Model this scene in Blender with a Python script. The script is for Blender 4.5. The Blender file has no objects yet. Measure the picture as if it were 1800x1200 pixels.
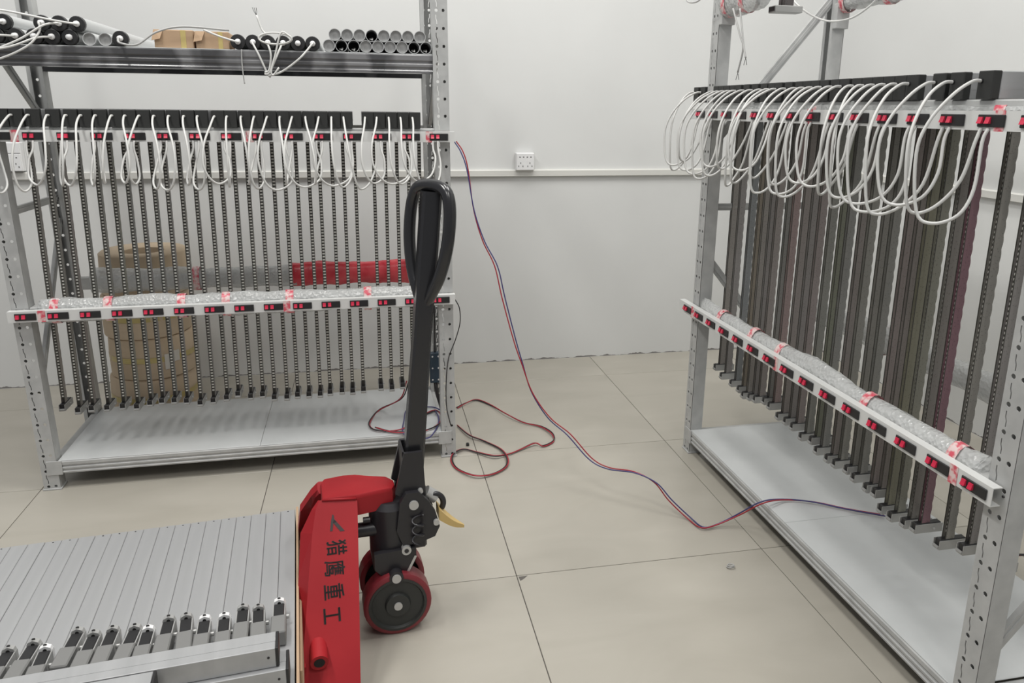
import bpy, bmesh, math, random
from mathutils import Vector, Matrix
from mathutils.geometry import tessellate_polygon
random.seed(7)
SC = bpy.context.scene
COL = SC.collection
PI = math.pi

# ------------------------------------------------------------------ camera
F, YAW, PITCH, ROLL = 1294.6, -0.19336, 0.23198, 0.010648
CAM = Vector((-0.39713, -3.50765, 1.36442))
PPX, PPY = 900.0, 600.0 - 104.25
_cy, _sy, _cp, _sp = math.cos(YAW), math.sin(YAW), math.cos(PITCH), math.sin(PITCH)
FWD = Vector((-_sy * _cp, _cy * _cp, -_sp))
_r = Vector((_cy, _sy, 0)); _u = _r.cross(FWD)
RGT = math.cos(ROLL) * _r + math.sin(ROLL) * _u
UPV = -math.sin(ROLL) * _r + math.cos(ROLL) * _u
cam = bpy.data.cameras.new('camera')
cam.sensor_width = 36; cam.sensor_fit = 'HORIZONTAL'
cam.lens = F / 1800 * 36
cam.shift_y = -104.25 / 1800
cam.clip_start = 0.05
camo = bpy.data.objects.new('camera', cam); COL.objects.link(camo)
camo.matrix_world = Matrix(((RGT.x, UPV.x, -FWD.x, CAM.x), (RGT.y, UPV.y, -FWD.y, CAM.y), (RGT.z, UPV.z, -FWD.z, CAM.z), (0, 0, 0, 1)))
SC.camera = camo

# ------------------------------------------------------------------ light
SC.view_settings.view_transform = 'Standard'
SC.view_settings.look = 'None'
SC.view_settings.gamma = 1
SC.view_settings.use_curve_mapping = False
SC.view_settings.exposure = -0.26
W = bpy.data.worlds.new('world'); SC.world = W; W.use_nodes = True
W.node_tree.nodes['Background'].inputs[0].default_value = (0.93, 0.95, 1.0, 1)
W.node_tree.nodes['Background'].inputs[1].default_value = 0.33
def area(name, loc, sx, sy, power, col=(1.0, 0.985, 0.95)):
    l = bpy.data.lights.new(name, 'AREA'); l.shape = 'RECTANGLE'; l.size = sx; l.size_y = sy
    l.energy = power; l.color = col
    o = bpy.data.objects.new(name, l); COL.objects.link(o); o.location = loc
    return o
area('ceiling_lamp', (-0.05, -1.3, 4.2), 0.4, 1.5, 48)
area('ceiling_lamp', (1.15, -1.5, 4.2), 0.4, 1.5, 62)
area('ceiling_lamp', (-1.75, -1.9, 4.2), 0.4, 1.5, 90)
area('ceiling_lamp', (0.4, -4.4, 4.2), 0.4, 1.5, 44)  # unseen fill behind the camera, added to brighten the wall behind the rack
area('ceiling_lamp', (-1.6, -4.4, 4.2), 0.4, 1.5, 52)  # second unseen fill behind the camera, added for the same wall

# ------------------------------------------------------------------ pixel helpers
def ray(px, py): return FWD + RGT * ((px - PPX) / F) - UPV * ((py - PPY) / F)
def on_z(px, py, z=0.0):
    d = ray(px, py); return CAM + d * ((z - CAM.z) / d.z)
def on_plane(px, py, p0, n):
    d = ray(px, py); return CAM + d * ((p0 - CAM).dot(n) / d.dot(n))

# ------------------------------------------------------------------ materials
def mat(name, col, rough=0.5, metal=0.0, spec=0.5, **k):
    m = bpy.data.materials.new(name); m.use_nodes = True
    b = m.node_tree.nodes['Principled BSDF']
    b.inputs['Base Color'].default_value = (*col, 1); b.inputs['Roughness'].default_value = rough
    b.inputs['Metallic'].default_value = metal; b.inputs['Specular IOR Level'].default_value = spec
    for kk, v in k.items(): b.inputs[kk.replace('_', ' ')].default_value = v
    return m
def nd(m, t, **k):
    n = m.node_tree.nodes.new(t)
    for a, v in k.items(): setattr(n, a, v)
    return n
def lk(m, a, b): m.node_tree.links.new(a, b)
def bs(m): return m.node_tree.nodes['Principled BSDF']
def noise_col(m, c1, c2, scale, lo=0.35, hi=0.65, detail=4, stretch=(1, 1, 1), coord='Object', dist=0.0):
    tc = nd(m, 'ShaderNodeTexCoord'); mp = nd(m, 'ShaderNodeMapping'); mp.inputs['Scale'].default_value = stretch
    nz = nd(m, 'ShaderNodeTexNoise'); nz.inputs['Scale'].default_value = scale; nz.inputs['Detail'].default_value = detail
    nz.inputs['Distortion'].default_value = dist
    cr = nd(m, 'ShaderNodeValToRGB'); cr.color_ramp.elements[0].position = lo; cr.color_ramp.elements[1].position = hi
    cr.color_ramp.elements[0].color = (*c1, 1); cr.color_ramp.elements[1].color = (*c2, 1)
    lk(m, tc.outputs[coord], mp.inputs[0]); lk(m, mp.outputs[0], nz.inputs[0]); lk(m, nz.outputs[0], cr.inputs[0])
    lk(m, cr.outputs[0], bs(m).inputs['Base Color'])
    return nz, cr
def bump(m, scale, strength, dist=0.002, kind='noise', coord='Object'):
    tc = nd(m, 'ShaderNodeTexCoord')
    if kind == 'noise': t = nd(m, 'ShaderNodeTexNoise'); out = 0
    else: t = nd(m, 'ShaderNodeTexVoronoi'); out = 0
    t.inputs['Scale'].default_value = scale
    b = nd(m, 'ShaderNodeBump'); b.inputs['Strength'].default_value = strength; b.inputs['Distance'].default_value = dist
    lk(m, tc.outputs[coord], t.inputs[0]); lk(m, t.outputs[out], b.inputs['Height']); lk(m, b.outputs[0], bs(m).inputs['Normal'])

M = {}
M['wall'] = mat('white_wall_paint', (0.68, 0.685, 0.675), 0.75, spec=0.25)
noise_col(M['wall'], (0.655, 0.66, 0.65), (0.70, 0.705, 0.695), 1.6, 0.3, 0.7, 5); bump(M['wall'], 30, 0.06, 0.004)
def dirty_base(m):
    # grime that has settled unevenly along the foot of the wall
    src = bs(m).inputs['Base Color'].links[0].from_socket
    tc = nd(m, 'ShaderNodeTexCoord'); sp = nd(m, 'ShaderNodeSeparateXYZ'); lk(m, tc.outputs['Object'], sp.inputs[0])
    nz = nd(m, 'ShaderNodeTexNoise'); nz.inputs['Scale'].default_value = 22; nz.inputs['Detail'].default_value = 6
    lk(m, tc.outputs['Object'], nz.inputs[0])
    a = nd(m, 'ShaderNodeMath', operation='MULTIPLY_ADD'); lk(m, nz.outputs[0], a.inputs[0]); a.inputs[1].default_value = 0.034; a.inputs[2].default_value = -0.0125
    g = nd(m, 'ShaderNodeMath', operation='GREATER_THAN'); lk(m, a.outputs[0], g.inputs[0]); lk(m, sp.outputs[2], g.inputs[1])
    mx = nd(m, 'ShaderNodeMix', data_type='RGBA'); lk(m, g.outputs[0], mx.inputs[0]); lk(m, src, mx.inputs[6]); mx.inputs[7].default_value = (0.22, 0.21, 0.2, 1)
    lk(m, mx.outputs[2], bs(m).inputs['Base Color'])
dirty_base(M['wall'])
M['tile'] = mat('beige_floor_tile', (0.6, 0.55, 0.46), 0.32, spec=0.45)
noise_col(M['tile'], (0.37, 0.347, 0.298), (0.43, 0.405, 0.352), 2.2, 0.3, 0.72, 8, (1, 2.2, 1), 'Object', 0.8); bump(M['tile'], 9, 0.02, 0.004)
M['grout'] = mat('dark_grout', (0.12, 0.11, 0.1), 0.9)
M['grey'] = mat('light_grey_rack_paint', (0.46, 0.465, 0.455), 0.42, spec=0.45)
noise_col(M['grey'], (0.40, 0.405, 0.40), (0.50, 0.505, 0.495), 18, 0.3, 0.7, 6)
M['shelf'] = mat('pale_grey_shelf_paint', (0.50, 0.515, 0.515), 0.35, spec=0.4)
noise_col(M['shelf'], (0.50, 0.515, 0.515), (0.57, 0.585, 0.585), 5, 0.3, 0.7, 5)
M['film'] = mat('clear_film_over_grey_beam', (0.33, 0.33, 0.335), 0.22, spec=0.6)  # top beam: dark grey base, lighter patches from noise
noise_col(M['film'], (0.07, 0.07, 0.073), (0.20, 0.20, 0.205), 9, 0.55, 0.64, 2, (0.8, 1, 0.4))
M['board'] = mat('white_rail_paint', (0.68, 0.685, 0.67), 0.4)
M['black'] = mat('black_plastic', (0.018, 0.018, 0.019), 0.45)
M['cap'] = mat('black_end_cap', (0.022, 0.023, 0.022), 0.55)
M['red_sw'] = mat('red_rocker', (0.62, 0.03, 0.075), 0.3)
M['alu'] = mat('brushed_aluminium', (0.55, 0.555, 0.56), 0.4, metal=0.35)
noise_col(M['alu'], (0.40, 0.405, 0.41), (0.47, 0.475, 0.48), 3, 0.3, 0.7, 3, (8, 0.4, 8))
M['foot'] = mat('foot_aluminium', (0.42, 0.42, 0.41), 0.45, metal=0.3)
M['clip'] = mat('grey_clip_plastic', (0.20, 0.20, 0.195), 0.5)
M['cable'] = mat('white_cable', (0.62, 0.62, 0.60), 0.45)
M['grey_cable'] = mat('grey_cable', (0.42, 0.42, 0.41), 0.5)
M['bead'] = mat('led_bead', (0.85, 0.84, 0.78), 0.35)
M['spine'] = mat('strip_front_black', (0.06, 0.058, 0.05), 0.5)
m = M['strip'] = mat('strip_board', (0.1, 0.1, 0.09), 0.5)
oi = nd(m, 'ShaderNodeObjectInfo'); tc = nd(m, 'ShaderNodeTexCoord'); vo = nd(m, 'ShaderNodeTexVoronoi'); vo.inputs['Scale'].default_value = 150
lk(m, tc.outputs['Object'], vo.inputs[0])
cr = nd(m, 'ShaderNodeValToRGB'); cr.color_ramp.elements[0].position = 0.12; cr.color_ramp.elements[0].color = (0.35, 0.35, 0.35, 1); cr.color_ramp.elements[1].position = 0.3
lk(m, vo.outputs['Distance'], cr.inputs[0])
mx = nd(m, 'ShaderNodeMix', data_type='RGBA', blend_type='MULTIPLY'); mx.inputs[0].default_value = 0.5
lk(m, oi.outputs['Color'], mx.inputs[6]); lk(m, cr.outputs[0], mx.inputs[7]); lk(m, mx.outputs[2], bs(m).inputs['Base Color'])
M['red'] = mat('red_truck_paint', (0.40, 0.03, 0.035), 0.5, spec=0.22, Coat_Weight=0.04, Coat_Roughness=0.2)
noise_col(M['red'], (0.29, 0.013, 0.018), (0.345, 0.018, 0.023), 6, 0.3, 0.7, 5); bump(M['red'], 60, 0.08, 0.001)
M['blackmetal'] = mat('black_enamel', (0.022, 0.021, 0.024), 0.35, spec=0.5)
bump(M['blackmetal'], 80, 0.1, 0.001)
M['handle'] = mat('glossy_black_handle', (0.02, 0.02, 0.022), 0.22, spec=0.6)
M['polyu'] = mat('dark_red_wheel_tread', (0.20, 0.022, 0.03), 0.42)
M['hub'] = mat('wheel_hub', (0.03, 0.032, 0.03), 0.5)
M['steel'] = mat('steel_pin', (0.55, 0.55, 0.54), 0.35, metal=0.5)
M['yellow'] = mat('yellow_pedal', (0.62, 0.44, 0.17), 0.4)
M['ink'] = mat('black_lettering', (0.03, 0.02, 0.02), 0.5)
M['card'] = mat('brown_cardboard', (0.44, 0.30, 0.19), 0.8)
noise_col(M['card'], (0.40, 0.27, 0.165), (0.49, 0.345, 0.23), 5, 0.3, 0.7, 5)
M['ctape'] = mat('yellow_packing_tape', (0.52, 0.42, 0.17), 0.3)
M['reel'] = mat('brown_kraft_paper', (0.40, 0.31, 0.21), 0.7)
noise_col(M['reel'], (0.50, 0.39, 0.265), (0.60, 0.48, 0.345), 4, 0.3, 0.7, 5)
M['paper'] = mat('white_label_paper', (0.65, 0.62, 0.56), 0.7)
M['pipe'] = mat('pale_metal_tube', (0.56, 0.57, 0.57), 0.35, metal=0.25)
M['pipe_in'] = mat('silver_tube_cover', (0.58, 0.585, 0.575), 0.4, metal=0.2)
noise_col(M['pipe_in'], (0.34, 0.34, 0.335), (0.55, 0.55, 0.54), 40, 0.35, 0.65, 3)
M['trunk'] = mat('ivory_trunking', (0.66, 0.655, 0.62), 0.5)
M['socket'] = mat('white_socket_plastic', (0.80, 0.80, 0.80), 0.35)
M['w_red'] = mat('red_wire', (0.34, 0.02, 0.035), 0.4)
M['w_blue'] = mat('blue_wire', (0.05, 0.045, 0.16), 0.4)
M['w_black'] = mat('black_wire', (0.02, 0.018, 0.02), 0.45)
M['dark'] = mat('dark_hole', (0.01, 0.01, 0.01), 0.8)
M['adapter'] = mat('dark_blue_power_unit', (0.035, 0.06, 0.09), 0.4)
m = M['redtape'] = mat('red_fragile_tape', (0.7, 0.12, 0.15), 0.35)
noise_col(m, (0.66, 0.10, 0.14), (0.76, 0.60, 0.58), 70, 0.40, 0.58, 2)
m = M['redfilm'] = mat('red_stretch_film', (0.55, 0.04, 0.06), 0.25)
noise_col(m, (0.62, 0.04, 0.06), (0.80, 0.10, 0.12), 16, 0.35, 0.65, 5); bump(m, 30, 0.4, 0.004)
m = M['bubble'] = mat('bubble_wrap', (0.72, 0.73, 0.72), 0.18, spec=0.7)
bump(m, 95, 0.9, 0.004, 'voronoi'); bs(m).inputs['Alpha'].default_value = 0.62
M['clear'] = mat('clear_tape', (0.85, 0.85, 0.84), 0.15, spec=0.7); bs(M['clear']).inputs['Alpha'].default_value = 0.45

# ------------------------------------------------------------------ mesh helpers
class MB:
    def __init__(s): s.v = []; s.f = []; s.mi = []; s.cur = 0
    def add(s, vs, fs):
        o = len(s.v); s.v += [tuple(v) for v in vs]; s.f += [tuple(i + o for i in f) for f in fs]; s.mi += [s.cur] * len(fs)
        return s
    def box(s, x0, x1, y0, y1, z0, z1):
        return s.add([(x0, y0, z0), (x1, y0, z0), (x1, y1, z0), (x0, y1, z0), (x0, y0, z1), (x1, y0, z1), (x1, y1, z1), (x0, y1, z1)],
                     [(0, 3, 2, 1), (4, 5, 6, 7), (0, 1, 5, 4), (1, 2, 6, 5), (2, 3, 7, 6), (3, 0, 4, 7)])
    def bbox(s, x0, x1, y0, y1, z0, z1, b=0.002):
        # chamfered box: each of the 8 corners becomes three points
        X = (x0, x1); Y = (y0, y1); Z = (z0, z1); vs = []; idx = {}
        for i in (0, 1):
            for j in (0, 1):
                for k in (0, 1):
                    sx, sy, sz = (b if i == 0 else -b), (b if j == 0 else -b), (b if k == 0 else -b)
                    for a, p in enumerate(((X[i], Y[j] + sy, Z[k] + sz), (X[i] + sx, Y[j], Z[k] + sz), (X[i] + sx, Y[j] + sy, Z[k]))):
                        idx[(i, j, k, a)] = len(vs); vs.append(p)
        fs = []
        def q(*ks): fs.append(tuple(idx[k] for k in ks))
        for e in (0, 1):
            q((e, 0, 0, 0), (e, 1, 0, 0), (e, 1, 1, 0), (e, 0, 1, 0))
            q((0, e, 0, 1), (1, e, 0, 1), (1, e, 1, 1), (0, e, 1, 1))
            q((0, 0, e, 2), (1, 0, e, 2), (1, 1, e, 2), (0, 1, e, 2))
        for j in (0, 1):
            for k in (0, 1): q((0, j, k, 1), (1, j, k, 1), (1, j, k, 2), (0, j, k, 2))
        for i in (0, 1):
            for k in (0, 1): q((i, 0, k, 0), (i, 1, k, 0), (i, 1, k, 2), (i, 0, k, 2))
        for i in (0, 1):
            for j in (0, 1): q((i, j, 0, 0), (i, j, 1, 0), (i, j, 1, 1), (i, j, 0, 1))
        for i in (0, 1):
            for j in (0, 1):
                for k in (0, 1): fs.append((idx[(i, j, k, 0)], idx[(i, j, k, 1)], idx[(i, j, k, 2)]))
        return s.add(vs, fs)
    def cyl(s, p0, p1, r0, n=16, r1=None, cap=True):
        p0 = Vector(p0); p1 = Vector(p1); r1 = r0 if r1 is None else r1
        d = (p1 - p0).normalized(); a = d.orthogonal().normalized(); b = d.cross(a)
        vs = []
        for p, r in ((p0, r0), (p1, r1)):
            for i in range(n):
                t = 2 * PI * i / n; vs.append(p + (a * math.cos(t) + b * math.sin(t)) * r)
        fs = [(i, (i + 1) % n, n + (i + 1) % n, n + i) for i in range(n)]
        if cap: fs += [tuple(range(n - 1, -1, -1)), tuple(range(n, 2 * n))]
        return s.add(vs, fs)
    def tube(s, pts, r, n=8, cap=True, rad=None):
        pts = [Vector(p) for p in pts]; vs = []; N = len(pts); a = None
        for k, p in enumerate(pts):
            d = (pts[min(k + 1, N - 1)] - pts[max(k - 1, 0)])
            if d.length < 1e-9: d = Vector((0, 0, 1))
            d.normalize()
            if a is None: a = d.orthogonal().normalized()
            else:
                a = a - d * a.dot(d)
                a = a.normalized() if a.length > 1e-6 else d.orthogonal().normalized()
            b = d.cross(a); rr = r if rad is None else rad[k]
            for i in range(n):
                t = 2 * PI * i / n; vs.append(p + (a * math.cos(t) + b * math.sin(t)) * rr)
        fs = [(k * n + i, k * n + (i + 1) % n, (k + 1) * n + (i + 1) % n, (k + 1) * n + i) for k in range(N - 1) for i in range(n)]
        if cap: fs += [tuple(range(n - 1, -1, -1)), tuple(range((N - 1) * n, N * n))]
        return s.add(vs, fs)
    def prism(s, poly, a0, a1, axis='x'):
        # polygon extruded along an axis; poly holds the two other coordinates in order
        n = len(poly)
        def P(c, a): return {'x': (a, c[0], c[1]), 'y': (c[0], a, c[1]), 'z': (c[0], c[1], a)}[axis]
        vs = [P(c, a0) for c in poly] + [P(c, a1) for c in poly]
        return s.add(vs, [tuple(range(n - 1, -1, -1)), tuple(range(n, 2 * n))] + [(i, (i + 1) % n, n + (i + 1) % n, n + i) for i in range(n)])
    def loft(s, rings, cap=True):
        n = len(rings[0]); vs = [v for r in rings for v in r]
        fs = [(k * n + i, k * n + (i + 1) % n, (k + 1) * n + (i + 1) % n, (k + 1) * n + i) for k in range(len(rings) - 1) for i in range(n)]
        if cap: fs += [tuple(range(n - 1, -1, -1)), tuple(range((len(rings) - 1) * n, len(rings) * n))]
        return s.add(vs, fs)
    def mesh(s, name, mats, smooth=False):
        me = bpy.data.meshes.new(name); me.from_pydata(s.v, [], s.f); me.update()
        bm = bmesh.new(); bm.from_mesh(me); bmesh.ops.recalc_face_normals(bm, faces=bm.faces); bm.to_mesh(me); bm.free()
        for m_ in (mats if isinstance(mats, (list, tuple)) else [mats]): me.materials.append(m_)
        if isinstance(mats, (list, tuple)):
            for p, i in zip(me.polygons, s.mi): p.material_index = i
        if smooth:
            for p in me.polygons: p.use_smooth = True
        return me
    def build(s, name, mats, parent=None, smooth=False, loc=(0, 0, 0), rz=0.0):
        return obj(name, s.mesh(name, mats, smooth), parent, loc, rz)
def obj(name, me, parent=None, loc=(0, 0, 0), rz=0.0):
    o = bpy.data.objects.new(name, me); COL.objects.link(o); o.location = loc; o.rotation_euler = (0, 0, rz)
    if parent: o.parent = parent
    return o
def autosmooth(o, ang=40):
    me = o.data
    for p in me.polygons: p.use_smooth = True
    try: me.set_sharp_from_angle(angle=math.radians(ang))
    except Exception: pass
    return o
def tag(o, label=None, cat=None, group=None, kind=None):
    for k, v in (('label', label), ('category', cat), ('group', group), ('kind', kind)):
        if v: o[k] = v
    return o
def empty(name, loc, rz=0.0, label=None, cat=None, group=None):
    o = bpy.data.objects.new(name, None); COL.objects.link(o); o.empty_display_size = 0.05
    o.location = loc; o.rotation_euler = (0, 0, rz); return tag(o, label, cat, group)
def smooth_path(P, n=8):
    P = [Vector(p) for p in P]; Q = [P[0] * 2 - P[1]] + P + [P[-1] * 2 - P[-2]]; out = []
    for i in range(1, len(Q) - 2):
        a, b, c, d = Q[i - 1], Q[i], Q[i + 1], Q[i + 2]
        for k in range(n):
            t = k / n
            out.append(0.5 * ((2 * b) + (c - a) * t + (2 * a - 5 * b + 4 * c - d) * t * t + (3 * b - a - 3 * c + d) * t ** 3))
    return out + [P[-1]]
ORD = ['first', 'second', 'third', 'fourth', 'fifth', 'sixth', 'seventh', 'eighth', 'ninth', 'tenth', 'eleventh', 'twelfth', 'thirteenth', 'fourteenth', 'fifteenth', 'sixteenth', 'seventeenth', 'eighteenth', 'nineteenth', 'twentieth', 'twenty-first', 'twenty-second', 'twenty-third', 'twenty-fourth', 'twenty-fifth', 'twenty-sixth', 'twenty-seventh', 'twenty-eighth', 'twenty-ninth', 'thirtieth']

# ------------------------------------------------------------------ the room
WY, WX, X0, Y0 = 0.30, 2.17, -3.3, -4.4
fl = MB().box(X0, WX, Y0, WY, -0.08, -0.004).build('floor', M['grout']); tag(fl, 'beige tiled workshop floor', 'floor', kind='structure')
tile_meshes = {}
xs = [X0] + [-3.2 + 0.8 * i for i in range(7)] + [WX]
ys = [Y0] + [-4.0 + 0.8 * i for i in range(6)] + [WY]
for i in range(len(xs) - 1):
    for j in range(len(ys) - 1):
        w, h = round(xs[i + 1] - xs[i], 3), round(ys[j + 1] - ys[j], 3)
        if w < 0.02 or h < 0.02: continue
        if (w, h) not in tile_meshes:
            g = 0.0012
            tile_meshes[(w, h)] = MB().bbox(g, w - g, g, h - g, -0.004, 0.0, 0.0008).mesh('tile', M['tile'])
        obj('tile', tile_meshes[(w, h)], fl, (xs[i], ys[j], 0))
# small chip broken out of a tile corner
c0 = on_z(910, 1013)
MB().prism([(c0.x + 0.002, c0.y - 0.002), (c0.x + 0.03, c0.y - 0.001), (c0.x + 0.018, c0.y - 0.012), (c0.x + 0.004, c0.y - 0.022)], -0.003, 0.0005, 'z').build('chipped_corner', M['grout'], fl)
wb = MB().box(X0, WX + 0.1, WY, WY + 0.1, 0.0, 4.4).build('wall_back', M['wall']); tag(wb, 'white painted back wall', 'wall', kind='structure')
wr = MB().box(WX, WX + 0.1, Y0, WY, 0.0, 4.4).build('wall_right', M['wall']); tag(wr, 'white painted wall behind the right rack', 'wall', kind='structure')
def trunking(name, a, b, axis, label):
    e = 0.0005
    if axis == 'x': poly = [(WY - e, 1.018), (WY - e, 1.053), (WY - 0.014, 1.053), (WY - 0.02, 1.048), (WY - 0.02, 1.02), (WY - 0.017, 1.018)]
    else: poly = [(WX - e, 1.018), (WX - e, 1.053), (WX - 0.014, 1.053), (WX - 0.02, 1.048), (WX - 0.02, 1.02), (WX - 0.017, 1.018)]
    o = MB().prism(poly, a, b, axis).build(name, M['trunk']); tag(o, label, 'trunking', kind='structure')
trunking('trim_1', X0, WX - 0.021, 'x', 'ivory cable trunking along the back wall')
trunking('trim_2', Y0, WY - 0.001, 'y', 'ivory cable trunking along the right wall')
def wall_socket(x0, x1, z0, z1, label, blank):
    r = empty('wall_socket', ((x0 + x1) / 2, WY - 0.001, z0), 0, label, 'socket')
    w = (x1 - x0) / 2; h = z1 - z0
    MB().bbox(-w, w, -0.035, 0, 0, h, 0.003).build('back_box', M['socket'], r)
    hh = h * 0.62 if blank else h
    MB().bbox(-w + 0.002, w - 0.002, -0.042, -0.035, 0.002, hh - 0.002, 0.002).build('face_plate', M['socket'], r)
    if blank: MB().bbox(-w + 0.002, w - 0.002, -0.042, -0.035, hh + 0.001, h - 0.002, 0.002).build('blank_plate', M['socket'], r)
    for k in range(4):
        cx = (-0.3 + 0.2 * k) * 2 * w
        MB().box(cx - 0.003, cx + 0.003, -0.0428, -0.0415, hh * 0.74, hh * 0.79).build('pin_hole', M['dark'], r)
    for sx in (-1, 1):
        for dx, dz in ((-0.011, 0.2), (0.011, 0.2), (0, 0.38)):
            MB().box(sx * w * 0.5 + dx - 0.0015, sx * w * 0.5 + dx + 0.0015, -0.0428, -0.0415, hh * dz, hh * dz + 0.008).build('pin_slot', M['dark'], r)
wall_socket(0.356, 0.452, 1.05, 1.14, 'white double wall socket on the trunking between the racks', False)
wall_socket(-2.045, -1.95, 1.058, 1.19, 'white wall socket with blank plate behind the left rack', True)

# ------------------------------------------------------------------ racks (local x along the front, y into the rack)
oL = Vector((-1.56346, -0.81178, 0)); rzL = 0.01224
aR = -0.004815
dR = Vector((-math.sin(aR), -math.cos(aR), 0)); nR = Vector((math.cos(aR), -math.sin(aR), 0))
oR = Vector((0.84983, -0.91191, 0)) - dR * 0.015; rzR = math.atan2(dR.y, dR.x)
def to_world(o, rz, p): return Vector(o) + Matrix.Rotation(rz, 3, 'Z') @ Vector(p)
PW, PD, RD = 0.055, 0.05, 0.5
U0, U1 = -0.022, 1.476
def post_mesh(H):
    mb = MB(); per = 0.06; n = int(round(H / per)); t = 0.0018
    def circ(cx, cz, r, k=6): return [(cx + r * math.cos(2 * PI * i / k), cz + r * math.sin(2 * PI * i / k)) for i in range(k)]
    def slot(cx, z0, z1, w, s):
        m_ = (z0 + z1) / 2
        return [(cx + s - w, z0), (cx + s + w, z0), (cx + s + w, m_ - 0.004), (cx - s + w, m_ + 0.005), (cx - s + w, z1), (cx - s - w, z1), (cx - s - w, m_ + 0.004), (cx + s - w, m_ - 0.005)]
    loops = [[(0, 0), (PW, 0), (PW, per), (0, per)], circ(0.016, 0.010, 0.0056, 8), circ(0.040, 0.010, 0.0056, 8), slot(0.016, 0.0215, 0.0555, 0.0013, 0.0016)]
    flat = [p for l in loops for p in l]
    tris = tessellate_polygon([[Vector((a, b, 0)) for a, b in l] for l in loops])
    for c in range(n):
        z = c * per; N = len(flat)
        vs = [(a, 0, b + z) for a, b in flat] + [(a, t, b + z) for a, b in flat]
        fs = [tuple(x) for x in tris] + [tuple(N + i for i in reversed(x)) for x in tris]
        o = 4
        for l in loops[1:]:
            k = len(l); fs += [(o + i, o + (i + 1) % k, N + o + (i + 1) % k, N + o + i) for i in range(k)]; o += k
        mb.add(vs, fs)
    H = n * per
    mb.box(0, 0.002, t, PD, 0, H); mb.box(PW - 0.002, PW, t, PD, 0, H)
    mb.box(0.002, 0.014, PD - 0.002, PD, 0, H); mb.box(PW - 0.014, PW - 0.002, PD - 0.002, PD, 0, H)
    return mb.mesh('upright', M['grey'])
POST = post_mesh(1.98)
FOOTPAD = MB().bbox(-0.004, PW + 0.004, -0.004, PD + 0.004, 0.0, 0.006, 0.001).mesh('foot_plate', M['grey'])
def beam_poly(y0, y1, z0, z1, front=True):
    h = z1 - z0; g = 0.004
    if front:
        return [(y1, z0), (y1, z1), (y0 + 0.003, z1), (y0, z1 - 0.003), (y0, z0 + h * 0.70), (y0 + g, z0 + h * 0.62), (y0 + g, z0 + h * 0.55), (y0, z0 + h * 0.48), (y0, z0 + h * 0.36), (y0 + g, z0 + h * 0.28), (y0 + g, z0 + h * 0.2), (y0, z0 + h * 0.12), (y0 + 0.001, z0)]
    return [(2 * 0.25 - a, b) for a, b in beam_poly(0.5 - y1, 0.5 - y0, z0, z1)]
def wrap_sleeve(parent, u0, u1, y, z, ry, rz_, seed, mat_, name='bubble_wrap', lumps=0.012):
    rnd = random.Random(seed); N = int((u1 - u0) / 0.018); n = 14; rings = []
    ph = [rnd.uniform(0, 6) for _ in range(6)]
    for k in range(N + 1):
        u = u0 + (u1 - u0) * k / N
        s = 1 + lumps * 22 * 0.5 * (math.sin(u * 9 + ph[0]) * 0.5 + math.sin(u * 23 + ph[1]) * 0.3 + math.sin(u * 51 + ph[4]) * 0.12)
        dz = lumps * 0.6 * (math.sin(u * 7 + ph[2]) + 0.6 * math.sin(u * 17 + ph[3]))
        ring = []
        for i in range(n):
            t = 2 * PI * i / n; j = 1 + 0.05 * math.sin(t * 5 + u * 40 + ph[5]) + rnd.uniform(-0.035, 0.035)
            zz = math.sin(t) * rz_ * s * j
            ring.append((u, y + math.cos(t) * ry * j, z + (zz if zz < 0 else zz + max(dz, 0) * math.sin(t))))
        rings.append(ring)
    return MB().loft(rings).build(name, mat_, parent, True)
def tape_band(parent, u0, u1, y, z, ry, rz_, mat_):
    rings = [[(u + 0.002 * math.sin(7 * t), y + math.cos(t) * ry, z + math.sin(t) * rz_) for t in [2 * PI * i / 14 for i in range(14)]] for u in (u0, (u0 + u1) / 2, u1)]
    return MB().loft(rings, False).build('red_tape', mat_, parent, True)
def brace(parent, u, p, q, w=0.03, t=0.012, k=0.0):
    a = Vector((u - k * p[1], p[0], p[1])); b = Vector((u - k * q[1], q[0], q[1])); d = (b - a).normalized(); s = Vector((1, 0, 0)).cross(d)
    vs = []
    for e in (a, b):
        for sx, ss in ((-1, -1), (1, -1), (1, 1), (-1, 1)): vs.append(e + Vector((sx * t / 2, 0, 0)) + s * (ss * w / 2))
    mb = MB().add(vs, [(0, 1, 2, 3), (4, 5, 6, 7), (0, 1, 5, 4), (1, 2, 6, 5), (2, 3, 7, 6), (3, 0, 4, 7)])
    # raised middle rib
    vs = []
    for e in (a, b):
        for sx, ss in ((-1, -0.35), (1, -0.35), (1, 0.35), (-1, 0.35)): vs.append(e + Vector((sx * (t / 2 + 0.003), 0, 0)) + s * (ss * w / 2))
    mb.add(vs, [(0, 1, 2, 3), (4, 5, 6, 7), (0, 1, 5, 4), (1, 2, 6, 5), (2, 3, 7, 6), (3, 0, 4, 7)])
    return mb.build('brace', M['grey'], parent)
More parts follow.
